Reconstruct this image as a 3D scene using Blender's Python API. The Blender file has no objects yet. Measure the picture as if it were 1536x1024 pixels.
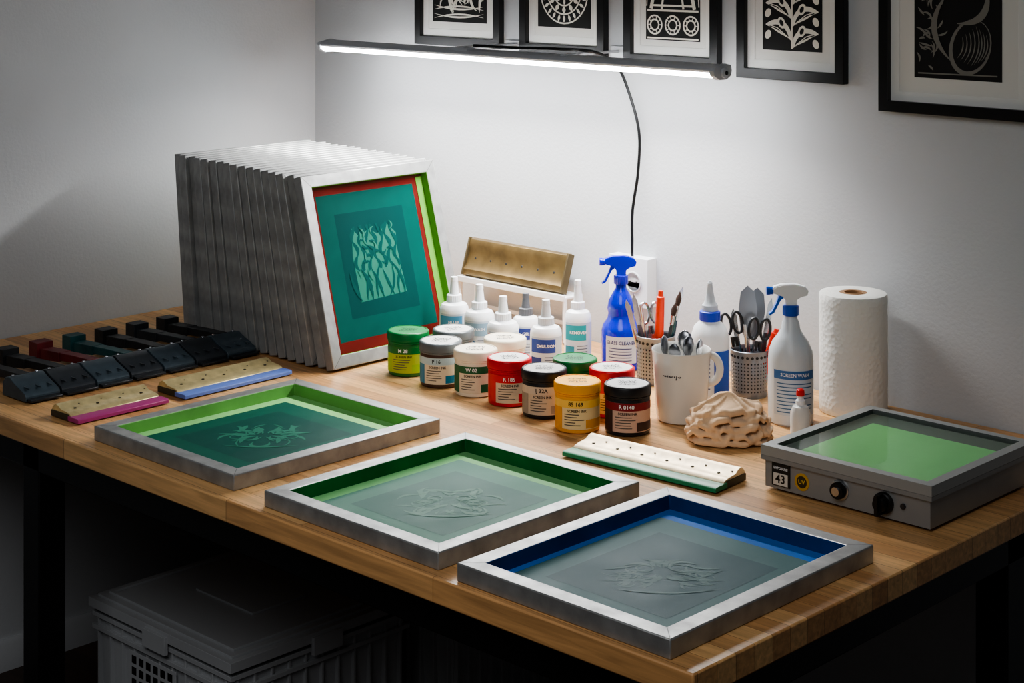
import bpy, bmesh, math, random
from mathutils import Matrix, Vector, noise
PI=math.pi
TZ=0.85          # table top height
rad=math.radians
scene=bpy.context.scene

# ---------------------------------------------------------------- materials
def lin(c):
    return tuple(((v/255.0)/12.92 if v/255.0<=0.04045 else (((v/255.0)+0.055)/1.055)**2.4) for v in c)
_m={}
def mat(rgb, rough=.5, metal=0.0, var=0.0, scale=30, stretch=(1,1,1), bump=0.0, bscale=200, trans=0.0,
        emis=0.0, coat=0.0, sss=0.0, name=None, dirt=0.0, spec=.5, ior=1.45, sheen=0.0):
    key=(rgb,rough,metal,var,scale,stretch,bump,bscale,trans,emis,coat,sss,dirt,spec,ior,sheen)
    if key in _m: return _m[key]
    m=bpy.data.materials.new(name or "mat_%d_%d_%d"%rgb); m.use_nodes=True
    nt=m.node_tree; b=nt.nodes["Principled BSDF"]; L=nt.links
    c=lin(rgb)
    b.inputs["Base Color"].default_value=(*c,1); b.inputs["Roughness"].default_value=rough
    b.inputs["Metallic"].default_value=metal
    b.inputs["Transmission Weight"].default_value=trans
    b.inputs["Coat Weight"].default_value=coat
    b.inputs["Sheen Weight"].default_value=sheen
    b.inputs["Specular IOR Level"].default_value=spec; b.inputs["IOR"].default_value=ior
    if sss:
        b.inputs["Subsurface Weight"].default_value=sss; b.inputs["Subsurface Scale"].default_value=.01
    if emis:
        b.inputs["Emission Color"].default_value=(*c,1); b.inputs["Emission Strength"].default_value=emis
    if var or bump or dirt:
        tc=nt.nodes.new("ShaderNodeTexCoord"); mp=nt.nodes.new("ShaderNodeMapping")
        mp.inputs["Scale"].default_value=stretch; L.new(tc.outputs["Object"],mp.inputs["Vector"])
    if var or dirt:
        n=nt.nodes.new("ShaderNodeTexNoise"); n.inputs["Scale"].default_value=scale; n.inputs["Detail"].default_value=5
        L.new(mp.outputs[0],n.inputs["Vector"])
        r=nt.nodes.new("ShaderNodeValToRGB")
        v=max(var,dirt)
        r.color_ramp.elements[0].position=.3; r.color_ramp.elements[1].position=.7
        r.color_ramp.elements[0].color=(*[x*(1-v) for x in c],1)
        r.color_ramp.elements[1].color=(*[min(1,x*(1+(var))) for x in c],1)
        L.new(n.outputs["Fac"],r.inputs[0]); L.new(r.outputs[0],b.inputs["Base Color"])
        mr=nt.nodes.new("ShaderNodeMapRange"); mr.inputs["To Min"].default_value=min(1,rough+.1); mr.inputs["To Max"].default_value=max(0,rough-.1)
        L.new(n.outputs["Fac"],mr.inputs["Value"]); L.new(mr.outputs[0],b.inputs["Roughness"])
    if bump:
        n2=nt.nodes.new("ShaderNodeTexNoise"); n2.inputs["Scale"].default_value=bscale; n2.inputs["Detail"].default_value=4
        L.new(mp.outputs[0],n2.inputs["Vector"])
        bp=nt.nodes.new("ShaderNodeBump"); bp.inputs["Strength"].default_value=bump; bp.inputs["Distance"].default_value=.002
        L.new(n2.outputs["Fac"],bp.inputs["Height"]); L.new(bp.outputs[0],b.inputs["Normal"])
    _m[key]=m
    return m
def fab(rgb,var=.05,rough=.5,spec=.12): return mat(rgb,rough,var=var,scale=9,spec=spec,bump=.12,bscale=900)

def wood_mat(name,c1,c2,row=.045,length=.55,rough=.38):
    m=bpy.data.materials.new(name); m.use_nodes=True; nt=m.node_tree; b=nt.nodes["Principled BSDF"]; L=nt.links
    tc=nt.nodes.new("ShaderNodeTexCoord")
    br=nt.nodes.new("ShaderNodeTexBrick"); br.inputs["Scale"].default_value=1
    br.inputs["Brick Width"].default_value=length; br.inputs["Row Height"].default_value=row
    br.inputs["Mortar Size"].default_value=.0007; br.inputs["Mortar Smooth"].default_value=.3
    br.inputs["Color1"].default_value=(*lin(c1),1); br.inputs["Color2"].default_value=(*lin(c2),1)
    br.inputs["Mortar"].default_value=(*[x*.45 for x in lin(c2)],1)
    br.offset=.37
    L.new(tc.outputs["Object"],br.inputs["Vector"])
    mp=nt.nodes.new("ShaderNodeMapping"); mp.inputs["Scale"].default_value=(2.2,38,38); L.new(tc.outputs["Object"],mp.inputs["Vector"])
    n=nt.nodes.new("ShaderNodeTexNoise"); n.inputs["Scale"].default_value=2.5; n.inputs["Detail"].default_value=7; n.inputs["Distortion"].default_value=.6
    L.new(mp.outputs[0],n.inputs["Vector"])
    mr=nt.nodes.new("ShaderNodeMapRange"); mr.inputs["From Min"].default_value=.25; mr.inputs["From Max"].default_value=.75
    mr.inputs["To Min"].default_value=.62; mr.inputs["To Max"].default_value=1.15; L.new(n.outputs["Fac"],mr.inputs["Value"])
    mx=nt.nodes.new("ShaderNodeMix"); mx.data_type='RGBA'; mx.blend_type='MULTIPLY'; mx.inputs["Factor"].default_value=1
    L.new(br.outputs["Color"],mx.inputs[6]); L.new(mr.outputs[0],mx.inputs[7]); L.new(mx.outputs[2],b.inputs["Base Color"])
    b.inputs["Roughness"].default_value=rough
    bp=nt.nodes.new("ShaderNodeBump"); bp.inputs["Strength"].default_value=.15; bp.inputs["Distance"].default_value=.001
    L.new(n.outputs["Fac"],bp.inputs["Height"]); L.new(bp.outputs[0],b.inputs["Normal"])
    return m

# ---------------------------------------------------------------- builder
_textcache={}
def text_geo(s,size):
    k=(s,size)
    if k in _textcache: return _textcache[k]
    cu=bpy.data.curves.new("tmp_text",'FONT'); cu.body=s; cu.size=size; cu.align_x='CENTER'; cu.align_y='CENTER'; cu.offset=size*.02
    cu.resolution_u=2
    ob=bpy.data.objects.new("tmp_text",cu); scene.collection.objects.link(ob)
    dg=bpy.context.evaluated_depsgraph_get(); me=ob.evaluated_get(dg).to_mesh()
    vs=[v.co.copy() for v in me.vertices]; fs=[tuple(p.vertices) for p in me.polygons]
    ob.evaluated_get(dg).to_mesh_clear(); bpy.data.objects.remove(ob); bpy.data.curves.remove(cu)
    _textcache[k]=(vs,fs); return vs,fs

class B:
    def __init__(s): s.bm=bmesh.new(); s.mats=[]
    def mi(s,m):
        if m not in s.mats: s.mats.append(m)
        return s.mats.index(m)
    def poly(s,vs,fs,m,M=None):
        idx=s.mi(m) if not isinstance(m,list) else None
        bv=[s.bm.verts.new((M@Vector(v)) if M is not None else Vector(v)) for v in vs]
        for i,f in enumerate(fs):
            try: fa=s.bm.faces.new([bv[j] for j in f])
            except ValueError: continue
            fa.material_index=idx if idx is not None else s.mi(m[i]); fa.smooth=True
    def box(s,lo,hi,m,M=None):
        x0,y0,z0=lo; x1,y1,z1=hi
        vs=[(x0,y0,z0),(x1,y0,z0),(x1,y1,z0),(x0,y1,z0),(x0,y0,z1),(x1,y0,z1),(x1,y1,z1),(x0,y1,z1)]
        s.poly(vs,[(3,2,1,0),(4,5,6,7),(0,1,5,4),(1,2,6,5),(2,3,7,6),(3,0,4,7)],m,M)
    def lathe(s,prof,m,seg=40,c=(0,0,0),M=None,sx=1,sy=1,capb=True,capt=True,rfun=None):
        vs=[];fs=[];n=len(prof);ms=[]
        for i,(r,z) in enumerate(prof):
            for j in range(seg):
                a=2*PI*j/seg; rr=r*(rfun(a,z) if rfun else 1)
                vs.append((c[0]+rr*math.cos(a)*sx,c[1]+rr*math.sin(a)*sy,c[2]+z))
        for i in range(n-1):
            for j in range(seg):
                k=(j+1)%seg; fs.append((i*seg+j,i*seg+k,(i+1)*seg+k,(i+1)*seg+j)); ms.append(m[i] if isinstance(m,list) else m)
        if capb: fs.append(tuple(reversed(range(seg)))); ms.append(ms[0])
        if capt: fs.append(tuple((n-1)*seg+j for j in range(seg))); ms.append(ms[-2] if capb else ms[-1])
        s.poly(vs,fs,ms,M)
    def tube(s,pts,r,m,seg=10,M=None,flat=1.0,cap=True):
        P=[Vector(p) for p in pts]; n=len(P); vs=[];fs=[]
        prev=None
        for i,p in enumerate(P):
            t=(P[min(i+1,n-1)]-P[max(i-1,0)]).normalized()
            if prev is None:
                up=Vector((0,0,1)) if abs(t.z)<.9 else Vector((1,0,0))
            else: up=prev
            x=t.cross(up).normalized(); y=x.cross(t).normalized(); prev=y
            rr=r[i] if isinstance(r,(list,tuple)) else r
            for j in range(seg):
                a=2*PI*j/seg; vs.append(p+x*(rr*math.cos(a))+y*(rr*flat*math.sin(a)))
        for i in range(n-1):
            for j in range(seg):
                k=(j+1)%seg; fs.append((i*seg+j,i*seg+k,(i+1)*seg+k,(i+1)*seg+j))
        if cap: fs.append(tuple(reversed(range(seg)))); fs.append(tuple((n-1)*seg+j for j in range(seg)))
        s.poly(vs,fs,m,M)
    def prism(s,prof,a0,a1,m,axis='y',M=None):
        n=len(prof); vs=[]
        for a in (a0,a1):
            for (p,q) in prof:
                vs.append({'y':(p,a,q),'x':(a,p,q),'z':(p,q,a)}[axis])
        fs=[(i,(i+1)%n,n+(i+1)%n,n+i) for i in range(n)]+[tuple(reversed(range(n))),tuple(range(n,2*n))]
        s.poly(vs,fs,m,M)
    def patch(s,r,a0,a1,z0,z1,m,c=(0,0,0),seg=16,sx=1,sy=1,r1=None):
        r1=r if r1 is None else r1
        vs=[];fs=[]
        for j in range(seg+1):
            a=a0+(a1-a0)*j/seg
            vs.append((c[0]+r*sx*math.cos(a),c[1]+r*sy*math.sin(a),c[2]+z0)); vs.append((c[0]+r1*sx*math.cos(a),c[1]+r1*sy*math.sin(a),c[2]+z1))
        for j in range(seg): fs.append((2*j,2*j+2,2*j+3,2*j+1))
        s.poly(vs,fs,m)
    def ctext(s,txt,size,r,a,z,m,sx=1,sy=1):
        vs,fs=text_geo(txt,size)
        s.poly([(r*sx*math.cos(a+v.x/r),r*sy*math.sin(a+v.x/r),z+v.y) for v in vs],fs,m)
    def ftext(s,txt,size,m,M):
        vs,fs=text_geo(txt,size); s.poly([tuple(v) for v in vs],fs,m,M)
    def ribbon(s,pts,ws,m,z=0,M=None):
        P=[Vector((p[0],p[1])) for p in pts]; n=len(P); vs=[];fs=[]
        for i,p in enumerate(P):
            t=(P[min(i+1,n-1)]-P[max(i-1,0)]); t=t.normalized() if t.length>0 else Vector((1,0)); nn=Vector((-t.y,t.x))
            w=ws[i] if isinstance(ws,(list,tuple)) else ws
            a=p+nn*w/2; b=p-nn*w/2; vs+= [(a.x,a.y,z),(b.x,b.y,z)]
        for i in range(n-1): fs.append((2*i,2*i+1,2*i+3,2*i+2))
        s.poly(vs,fs,m,M)
    def ellipse(s,cx,cy,rx,ry,m,z=0,M=None,seg=24,rot=0):
        vs=[]
        for j in range(seg):
            a=2*PI*j/seg; x=rx*math.cos(a); y=ry*math.sin(a)
            vs.append((cx+x*math.cos(rot)-y*math.sin(rot),cy+x*math.sin(rot)+y*math.cos(rot),z))
        s.poly(vs,[tuple(range(seg))],m,M)
    def ring2d(s,cx,cy,r,w,m,z=0,M=None,seg=32):
        s.ribbon([(cx+r*math.cos(2*PI*i/seg),cy+r*math.sin(2*PI*i/seg)) for i in range(seg+1)],w,m,z,M)
    def rect(s,x0,y0,x1,y1,m,z=0,M=None):
        s.poly([(x0,y0,z),(x1,y0,z),(x1,y1,z),(x0,y1,z)],[(0,1,2,3)],m,M)
    def frame(s,x0,y0,x1,y1,bar,z0,z1,m,inner=None,M=None):
        inner=inner or m
        o=[(x0,y0),(x1,y0),(x1,y1),(x0,y1)]; i=[(x0+bar,y0+bar),(x1-bar,y0+bar),(x1-bar,y1-bar),(x0+bar,y1-bar)]
        vs=[(*p,z0) for p in o]+[(*p,z0) for p in i]+[(*p,z1) for p in o]+[(*p,z1) for p in i]
        fs=[];ms=[]
        for k in range(4):
            n=(k+1)%4
            fs.append((k,n,8+n,8+k)); ms.append(m)
            fs.append((8+k,8+n,12+n,12+k)); ms.append(m)
            fs.append((4+n,4+k,12+k,12+n)); ms.append(inner)
            fs.append((n,k,4+k,4+n)); ms.append(m)
        s.poly(vs,fs,ms,M)
    def finish(s,name,loc=(0,0,0),rot=(0,0,0),bevel=0,angle=35,bseg=2,solid=0):
        me=bpy.data.meshes.new(name); s.bm.normal_update(); s.bm.to_mesh(me); s.bm.free()
        for m in s.mats: me.materials.append(m)
        try: me.set_sharp_from_angle(angle=rad(angle))
        except Exception: pass
        ob=bpy.data.objects.new(name,me); scene.collection.objects.link(ob)
        ob.location=loc; ob.rotation_euler=rot
        if bevel:
            md=ob.modifiers.new("bevel",'BEVEL'); md.width=bevel; md.segments=bseg; md.limit_method='ANGLE'; md.angle_limit=rad(40)
        return ob

def arc_pts(p0,p1,bend,n=8):
    p0=Vector(p0);p1=Vector(p1);d=p1-p0; nn=Vector((-d.y,d.x)); c=(p0+p1)/2+nn*bend
    return [((1-t)**2*p0+2*t*(1-t)*c+t*t*p1) for t in [i/n for i in range(n+1)]]
def leaf(b,p0,p1,bend,w,m,z=0,M=None,n=8):
    pts=arc_pts(p0,p1,bend,n); b.ribbon(pts,[w*math.sin(PI*(i/n)*.94+.1) for i in range(n+1)],m,z,M)
def ornament(b,cx,cy,w,h,m,seed,n=26,z=0,M=None,lw=.012):
    R=random.Random(seed)
    for i in range(n):
        col=R.randint(0,3); x=cx-w/2+w*(col+.5)/4+R.uniform(-.06,.06)*w; y=cy-h/2+h*R.uniform(.05,.85)
        a=R.uniform(.9,2.2); l=R.uniform(.12,.3)*h
        p1=(max(cx-w/2,min(cx+w/2,x+l*math.cos(a))),max(cy-h/2,min(cy+h/2,y+l*math.sin(a))))
        leaf(b,(x,y),p1,R.uniform(-.6,.6),lw*R.uniform(.4,1.1),m,z+i*2e-5,M)
def abstract_figures(b,w,h,m,m2,M):
    # pale rough-edged block with dark zebra-like wavy cut-outs
    R=random.Random(12); z=0
    b.poly([(-w*.48,-h*.5,0),(w*.5,-h*.47,0),(w*.46,h*.10,0),(w*.49,h*.34,0),(w*.30,h*.5,0),(w*.10,h*.36,0),(-w*.08,h*.44,0),(-w*.30,h*.36,0),(-w*.42,h*.48,0),(-w*.5,h*.1,0)],[tuple(range(10))],m,M)
    for k in range(7):
        x=w*(-.42+.14*k); n=18; ph=R.uniform(0,6)
        z+=1e-4
        pts=[(x+w*.045*math.sin(ph+t*.62),-h*.10+h*.60*t/n) for t in range(n+1)]
        b.ribbon(pts,[.0035+.008*abs(math.sin(t*.55+ph)) for t in range(n+1)],m2,z,M)
    for k in range(9):
        x=w*(-.46+.92*k/8); z+=3e-5; d=.16*(1 if k%2 else -1)*w
        leaf(b,(x,-h*.49),(x+d,-h*R.uniform(.02,.12)),R.uniform(-.3,.3),R.uniform(.007,.013),m2,z,M)
    for k in range(12):
        x=w*R.uniform(-.42,.38); y=h*R.uniform(-.1,.40); z+=3e-5; a=R.uniform(-.5,.8)
        leaf(b,(x,y),(x+w*.16*math.cos(a),y+w*.16*math.sin(a)),R.uniform(-.8,.8),.007,m2,z,M)
    for k in range(12):
        x=w*R.uniform(-.42,.38); y=h*R.uniform(-.4,.40); z+=3e-5; a=R.uniform(.8,2.2)
        leaf(b,(x,y),(x+w*.14*math.cos(a),y+w*.14*math.sin(a)),R.uniform(-.8,.8),.005,m,z,M)
def crest(b,w,h,m,seed,M,lw):
    # loosely symmetrical scroll-work motif
    R=random.Random(seed)
    L=[]
    for i in range(24):
        a=R.uniform(-1.4,1.5); r0=R.uniform(.05,.32); r1=min(.5,r0+R.uniform(.10,.22)); da=R.uniform(-.6,.6)
        L.append((a,r0,r1,da,R.uniform(-.7,.7),lw*R.uniform(.35,1.1)))
    z=0
    for s in (-1,1):
        for (a,r0,r1,da,bd,ww) in L:
            z+=8e-6; a=a+R.uniform(-.12,.12)
            leaf(b,(s*w*r0*math.cos(a),h*r0*math.sin(a)),(s*w*r1*math.cos(a+da),h*r1*math.sin(a+da)),bd*s+R.uniform(-.2,.2),ww,m,z,M)
        for k in range(2): b.ring2d(s*w*(.12+.13*k),h*(.1-.15*k),h*.07,lw*.3,m,z+1e-5,M,20)
    leaf(b,(-w*.34,-h*.36),(w*.34,-h*.38),-.18,lw*.7,m,z+2e-5,M,14)

# ---------------------------------------------------------------- common materials
ALU=mat((160,161,160),.42,.6,var=.2,scale=26,bump=.15,bscale=90)
ALU_D=mat((150,151,150),.5,.3,var=.3,scale=18,bump=.2,bscale=60)
STEEL=mat((190,192,196),.25,1.0)
BLACK=mat((16,16,17),.42)
BLACKM=mat((36,37,39),.5,var=.25,scale=40)
WHITE=mat((236,238,240),.32,sss=.05)
WHITEP=mat((228,230,232),.4)
GOLD=mat((214,196,146),.36,.55,var=.2,scale=40)
INKTXT=mat((25,25,28),.6)
CREAM=mat((222,208,182),.6)
BLUE=mat((10,60,200),.3)

# ---------------------------------------------------------------- room
WALLM=mat((192,194,196),.85,var=.03,scale=3,bump=.35,bscale=120,name="painted_wall")
def slab(name,lo,hi,m):
    b=B(); b.box(lo,hi,m); return b.finish(name)
slab("wall_back",(-.1,0,0),(5.5,.1,2.9),WALLM)
slab("wall_left",(-.1,-5.5,0),(0,0,2.9),WALLM)
slab("floor",(-.1,-5.5,-.05),(5.5,.1,0),wood_mat("floor_wood",(78,56,42),(60,44,34),.12,1.2,.5))
b=B(); b.prism([(-.014,0),(-.014,.07),(-.008,.08),(0,.08),(0,0)],.014,5.5,WALLM,'x'); b.finish("baseboard_back")
b=B(); b.prism([(.014,0),(.014,.07),(.008,.08),(0,.08),(0,0)],-5.5,0,WALLM,'y'); b.finish("baseboard_left")

# ---------------------------------------------------------------- workbench
TX0,TX1,TY0,TY1=.004,2.525,-1.405,-.004
b=B()
wood=wood_mat("butcher_block",(232,184,126),(194,142,92),rough=.36)
b.box((TX0,TY0,TZ-.042),(TX1,TY1,TZ),wood)
for (x,y) in ((.66,-1.36),(2.42,-1.36),(2.42,-.43),(.66,-.1)):
    b.box((x,y,0),(x+.065,y+.065,TZ-.042),BLACK)
b.box((.05,-1.36,TZ-.115),(2.485,-1.32,TZ-.042),BLACK)
b.box((.05,-.08,TZ-.115),(2.485,-.04,TZ-.042),BLACK)
b.box((2.445,-1.32,TZ-.115),(2.485,-.08,TZ-.042),BLACK)
b.box((.05,-1.32,TZ-.115),(.09,-.08,TZ-.042),BLACK)
b.finish("workbench",bevel=.003)

# ---------------------------------------------------------------- silk screens
def screen_geo(w,d,t,bar,inner,border,emul,emul2,design,seed,style,frame_m,bw=(.03,.03,.03,.03),z_off=0,accent=None,design2=None):
    b=B()
    b.frame(0,0,w,d,bar,0,t,frame_m,inner)
    z=.004
    b.rect(bar-.001,bar-.001,w-bar+.001,d-bar+.001,border,z)
    b.rect(bar-.001,bar-.001,w-bar+.001,d-bar+.001,border,z-.002)
    x0,y0,x1,y1=bar+bw[0],bar+bw[1],w-bar-bw[2],d-bar-bw[3]
    b.rect(x0,y0,x1,y1,emul,z+.0002)
    mx,my=(x1-x0)*.14,(y1-y0)*.15
    b.rect(x0+mx,y0+my,x1-mx,y1-my,emul2,z+.0004)
    cx,cy=(x0+x1)/2,(y0+y1)/2
    M=Matrix.Translation((cx,cy,z+.0006))@Matrix.Rotation(rad(90) if style=='rot' else rad(45) ,4,'Z')
    if style=='rot': abstract_figures(b,(y1-y0)*.48,(x1-x0)*.52,design,design2 or emul2,M)
    else: crest(b,(x1-x0)*.66,(y1-y0)*.48,design,seed,M,.011)
    sm=mat((110,112,112),.5,.7)
    for (ax,ay,bx,by) in ((0,0,bar,bar),(w,0,w-bar,bar),(w,d,w-bar,d-bar),(0,d,bar,d-bar)):
        b.ribbon([(ax*.97+bx*.03,ay*.97+by*.03),(bx,by)],.0012,sm,t+.0004)
    if accent: 
        for (r,m) in accent: b.rect(*r,m,z+.0014)
    return b
def lay(name,x0,x1,y0,y1,**k):
    b=screen_geo(x1-x0,y1-y0,.030,.033,frame_m=ALU,**k)
    return b.finish(name,(x0,y0,TZ),bevel=.0022)
lay("screen_printing_frame",.947,1.418,-1.366,-.836,inner=fab((112,168,92),.2),border=fab((144,206,130),.08),
    emul=fab((18,86,72),.1),emul2=fab((18,74,66)),design=fab((48,114,94)),seed=3,style='sw',bw=(.03,.03,.03,.05))
lay("screen_printing_frame",1.526,1.983,-1.380,-.869,inner=fab((28,104,54),.3),border=fab((124,188,124),.08),
    emul=fab((78,132,112),.06),emul2=fab((66,112,100)),design=fab((92,136,118)),seed=5,style='sw',bw=(.03,.02,.025,.045))
lay("screen_printing_frame",2.037,2.473,-1.391,-.858,inner=fab((12,60,116),.25),border=fab((20,110,196),.15),
    emul=fab((78,114,114),.06),emul2=fab((62,94,98)),design=fab((86,116,114)),seed=8,style='sw',bw=(.015,.01,.01,.045))

def lean_matrix(xb,y0,a,t):
    return Matrix.Translation((xb,y0,TZ+t*math.sin(a)+.0005))@Matrix.Rotation(PI/2-a,4,'Y')
SL,SW,ST=.462,.44,.028
sb=screen_geo(SL,SW,ST,.03,fab((60,110,70)),fab((70,120,80)),fab((40,90,80)),fab((36,84,76)),fab((60,120,100)),4,'rot',ALU_D)
for v in sb.bm.verts: v.co.x-=SL; v.co.z-=ST
base=sb.finish("screen_printing_frame",bevel=.002)
N=17
for i in range(N-1):
    f=i/(N-1)
    xb=.308+(.884-.308)*f; lean=.045+(.126-.045)*f; a=math.asin(lean/SL)
    ob=base if i==0 else bpy.data.objects.new("screen_printing_frame",base.data)
    if i:
        scene.collection.objects.link(ob); md=ob.modifiers.new("bevel",'BEVEL'); md.width=.002; md.segments=2; md.limit_method='ANGLE'
    ob.matrix_world=lean_matrix(xb,-.675+random.Random(i).uniform(-.006,.006),a,ST)
FS=.06
def fab2(rgb,var=.05): return mat(rgb,.65,var=var,scale=9,spec=FS)
fb=screen_geo(SL,SW,ST,.03,fab2((100,156,66),.1),fab2((100,32,28),.2),fab2((14,74,68),.1),fab2((10,62,60)),
    fab2((44,108,92)),21,'rot',ALU,bw=(.022,.024,.026,.036),accent=[((.03,.388,.432,.411),fab2((104,160,64),.1)),((.03,.030,.037,.411),fab2((84,44,34),.1))],design2=fab2((12,68,64)))
for v in fb.bm.verts: v.co.x-=SL; v.co.z-=ST
ob=fb.finish("screen_printing_frame",bevel=.002); ob.matrix_world=lean_matrix(.886,-.675,math.asin(.126/SL),ST)

# ---------------------------------------------------------------- ink jars
def scribble(b,r,z,m,seed,M=None):
    R=random.Random(seed)
    for k in range(3):
        y=r*(.35-.35*k); pts=[]
        for i in range(15):
            t=i/14; pts.append((-r*.5+r*t+R.uniform(-.06,.06)*r,y+math.sin(i*1.9+k)*r*.12+R.uniform(-.05,.05)*r))
        b.ribbon(pts,.0022,m,z+k*1e-4,M)
CA=rad(-46)
def lin_of(m): return m.node_tree.nodes["Principled BSDF"].inputs["Base Color"].default_value[:3]
def jar(x,y,body,lid,top,band,band2,txt,seed,labelbase=CREAM,txt2="SCREEN INK"):
    b=B(); r=.0475; H=.102
    prof=[(.040,0),(.0455,.002),(.047,.006),(.047,.074),(.0455,.078),(.0445,.082)]
    b.lathe(prof,body,48)
    b.lathe([(.0465,.0765),(.0485,.0775),(.0485,.0800),(.0478,.0805)],lid,48)
    b.lathe([(.0475,.0805),(.0493,.082),(.0493,.098),(.048,.1005),(.0455,H),(.0435,H),(.043,.1005)],lid,120,rfun=lambda a,z:1+.006*math.cos(a*60) if z<.099 and z>.081 else 1)
    b.ellipse(0,0,.0432,.0432,top,.1008,seg=40)
    scribble(b,.038,.1012,INKTXT,seed,Matrix.Rotation(rad(46+random.Random(seed).uniform(-20,20)),4,'Z'))
    R=random.Random(seed); a=CA+R.uniform(-.15,.15); w=1.35
    b.patch(r+.0004,a-w,a+w,.010,.070,labelbase,seg=28)
    b.patch(r+.0008,a-w,a+w,.054,.070,band,seg=28)
    b.patch(r+.0008,a+.35,a+w,.012,.030,band2,seg=14)
    b.patch(r+.0008,a-w,a-.75,.010,.054,band2,seg=10)
    b.ctext(txt,.0115,r+.0012,a-.1,.0618,WHITE if sum(lin_of(band))<1.0 else INKTXT)
    b.ctext(txt2,.0075,r+.0012,a-.05,.048,INKTXT)
    for k in range(5):
        b.patch(r+.001,a-.62,a-.62+R.uniform(.5,.95),.040-k*.0055,.0417-k*.0055,mat((90,85,80),.6),seg=8)
    b.finish("ink_jar",(x,y,TZ))
G=mat((16,112,54),.35); RED=mat((200,14,30),.35); YEL=mat((246,168,4),.4); GR=mat((112,118,120),.35,.3)
WTOP=mat((212,212,206),.5); DK=mat((34,32,34),.35); BR=mat((80,56,44),.35)
LIME=mat((160,196,30),.4); TEAL=mat((30,110,150),.4); CRM=mat((236,226,204),.4)
jar(1.005,-.547,mat((40,110,50),.35),G,mat((30,130,70),.4),mat((24,110,50),.4),LIME,"M 28",1,labelbase=mat((176,192,60),.5))
jar(1.072,-.463,GR,GR,WTOP,TEAL,BR,"N 40",2)
jar(1.134,-.564,BR,GR,WTOP,mat((176,200,206),.5),mat((30,124,160),.4),"P 16",3)
jar(1.247,-.563,CRM,CRM,mat((236,226,206),.5),mat((30,96,60),.5),mat((30,96,60),.5),"W 02",4)
jar(1.222,-.442,CRM,CRM,mat((230,220,200),.5),G,G,"G 11",5)
jar(1.358,-.568,RED,RED,WTOP,RED,RED,"R 185",6,labelbase=mat((206,186,160),.5))
jar(1.478,-.584,DK,DK,mat((180,178,174),.5),mat((196,184,166),.5),mat((150,140,126),.5),"IJ 32A",7,labelbase=mat((196,180,156),.5))
jar(1.467,-.472,G,G,mat((18,118,66),.4),G,G,"G 34",8)
jar(1.601,-.614,YEL,YEL,mat((248,182,10),.4),mat((246,200,96),.5),mat((226,156,30),.5),"85 169",9,labelbase=mat((238,214,160),.5))
jar(1.580,-.478,RED,RED,WTOP,RED,RED,"R 20",10)
jar(1.691,-.558,DK,DK,mat((195,195,195),.5),mat((130,20,36),.45),mat((60,40,40),.4),"R 0140",11,labelbase=mat((206,172,152),.5))

# ---------------------------------------------------------------- squeeze bottles
def bottle(x,y,H,r,cap,lab,lab2,txt,seed,name="squeeze_bottle"):
    b=B(); hb=H*.66
    prof=[(r*.9,0),(r,.003),(r,hb*.82),(r*.97,hb*.89),(r*.84,hb*.96),(r*.55,hb),(r*.42,hb+.003)]
    b.lathe(prof,WHITE,40)
    z=hb
    b.lathe([(r*.50,z+.001),(r*.52,z+.003),(r*.50,z+.017),(r*.42,z+.019)],cap,60,rfun=lambda a,zz:1+.03*math.cos(24*a))
    b.lathe([(r*.34,z+.018),(r*.32,z+.023),(r*.24,H-.012),(r*.26,H-.011),(r*.24,H-.001),(r*.15,H)],cap,24)
    a=CA+.1; w=1.2; zt=hb*.80
    b.patch(r+.0005,a-w,a+w,.012,zt,mat((190,200,210),.5),seg=24)
    b.patch(r+.0009,a-w,a+.5,zt*.62,zt*.95,lab,seg=20)
    b.patch(r+.0009,a-w,a-.4,.014,zt*.5,lab2,seg=14)
    b.ctext(txt,.010,r+.0013,a-.1,zt*.79,WHITE)
    for k in range(4): b.patch(r+.0011,a-.2,a+.6,zt*.5-k*.007,zt*.5-k*.007+.002,mat((80,90,110),.6),seg=8)
    b.finish(name,(x,y,TZ))
NAVY=mat((30,50,120),.4)
bottle(.925,-.318,.184,.0365,WHITE,mat((70,140,180),.5),mat((60,90,150),.5),"FILLER",1)
bottle(1.017,-.321,.178,.0375,WHITE,mat((130,160,180),.5),mat((50,110,160),.5),"WASH",2)
bottle(1.128,-.352,.170,.0385,WHITE,mat((200,30,44),.5),NAVY,"CLEAN",3)
bottle(1.111,-.255,.160,.033,mat((90,92,96),.4),NAVY,NAVY,"GEL",4)
bottle(1.246,-.328,.175,.0375,mat((200,204,208),.4),mat((40,70,150),.5),NAVY,"EMULSION",5)
bottle(1.252,-.222,.207,.0325,WHITE,mat((30,150,160),.5),mat((40,130,150),.5),"REMOVER",6)

b=B(); r=.043
b.lathe([(r*.9,0),(r,.004),(r,.125),(r*.97,.145),(r*.82,.165),(r*.5,.178),(r*.46,.182)],WHITE,40)
b.lathe([(.022,.178),(.023,.18),(.023,.198),(.020,.200)],BLUE,40,rfun=lambda a,z:1+.02*math.cos(24*a))
b.lathe([(.018,.200),(.018,.212),(.013,.218),(.009,.235),(.0055,.258),(.006,.260),(.003,.266)],mat((215,222,226),.15,trans=.3),24)
b.patch(r+.0006,CA-1.1,CA+1.1,.02,.12,mat((206,216,228),.5),seg=24)
b.patch(r+.001,CA+.1,CA+1.1,.02,.118,mat((30,80,180),.5),seg=14)
for k in range(8): b.patch(r+.001,CA-.8,CA-.1,.035+k*.009,.038+k*.009,mat((90,110,150),.6),seg=8)
b.finish("dispensing_bottle",(1.6685,-.248,TZ))

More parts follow.
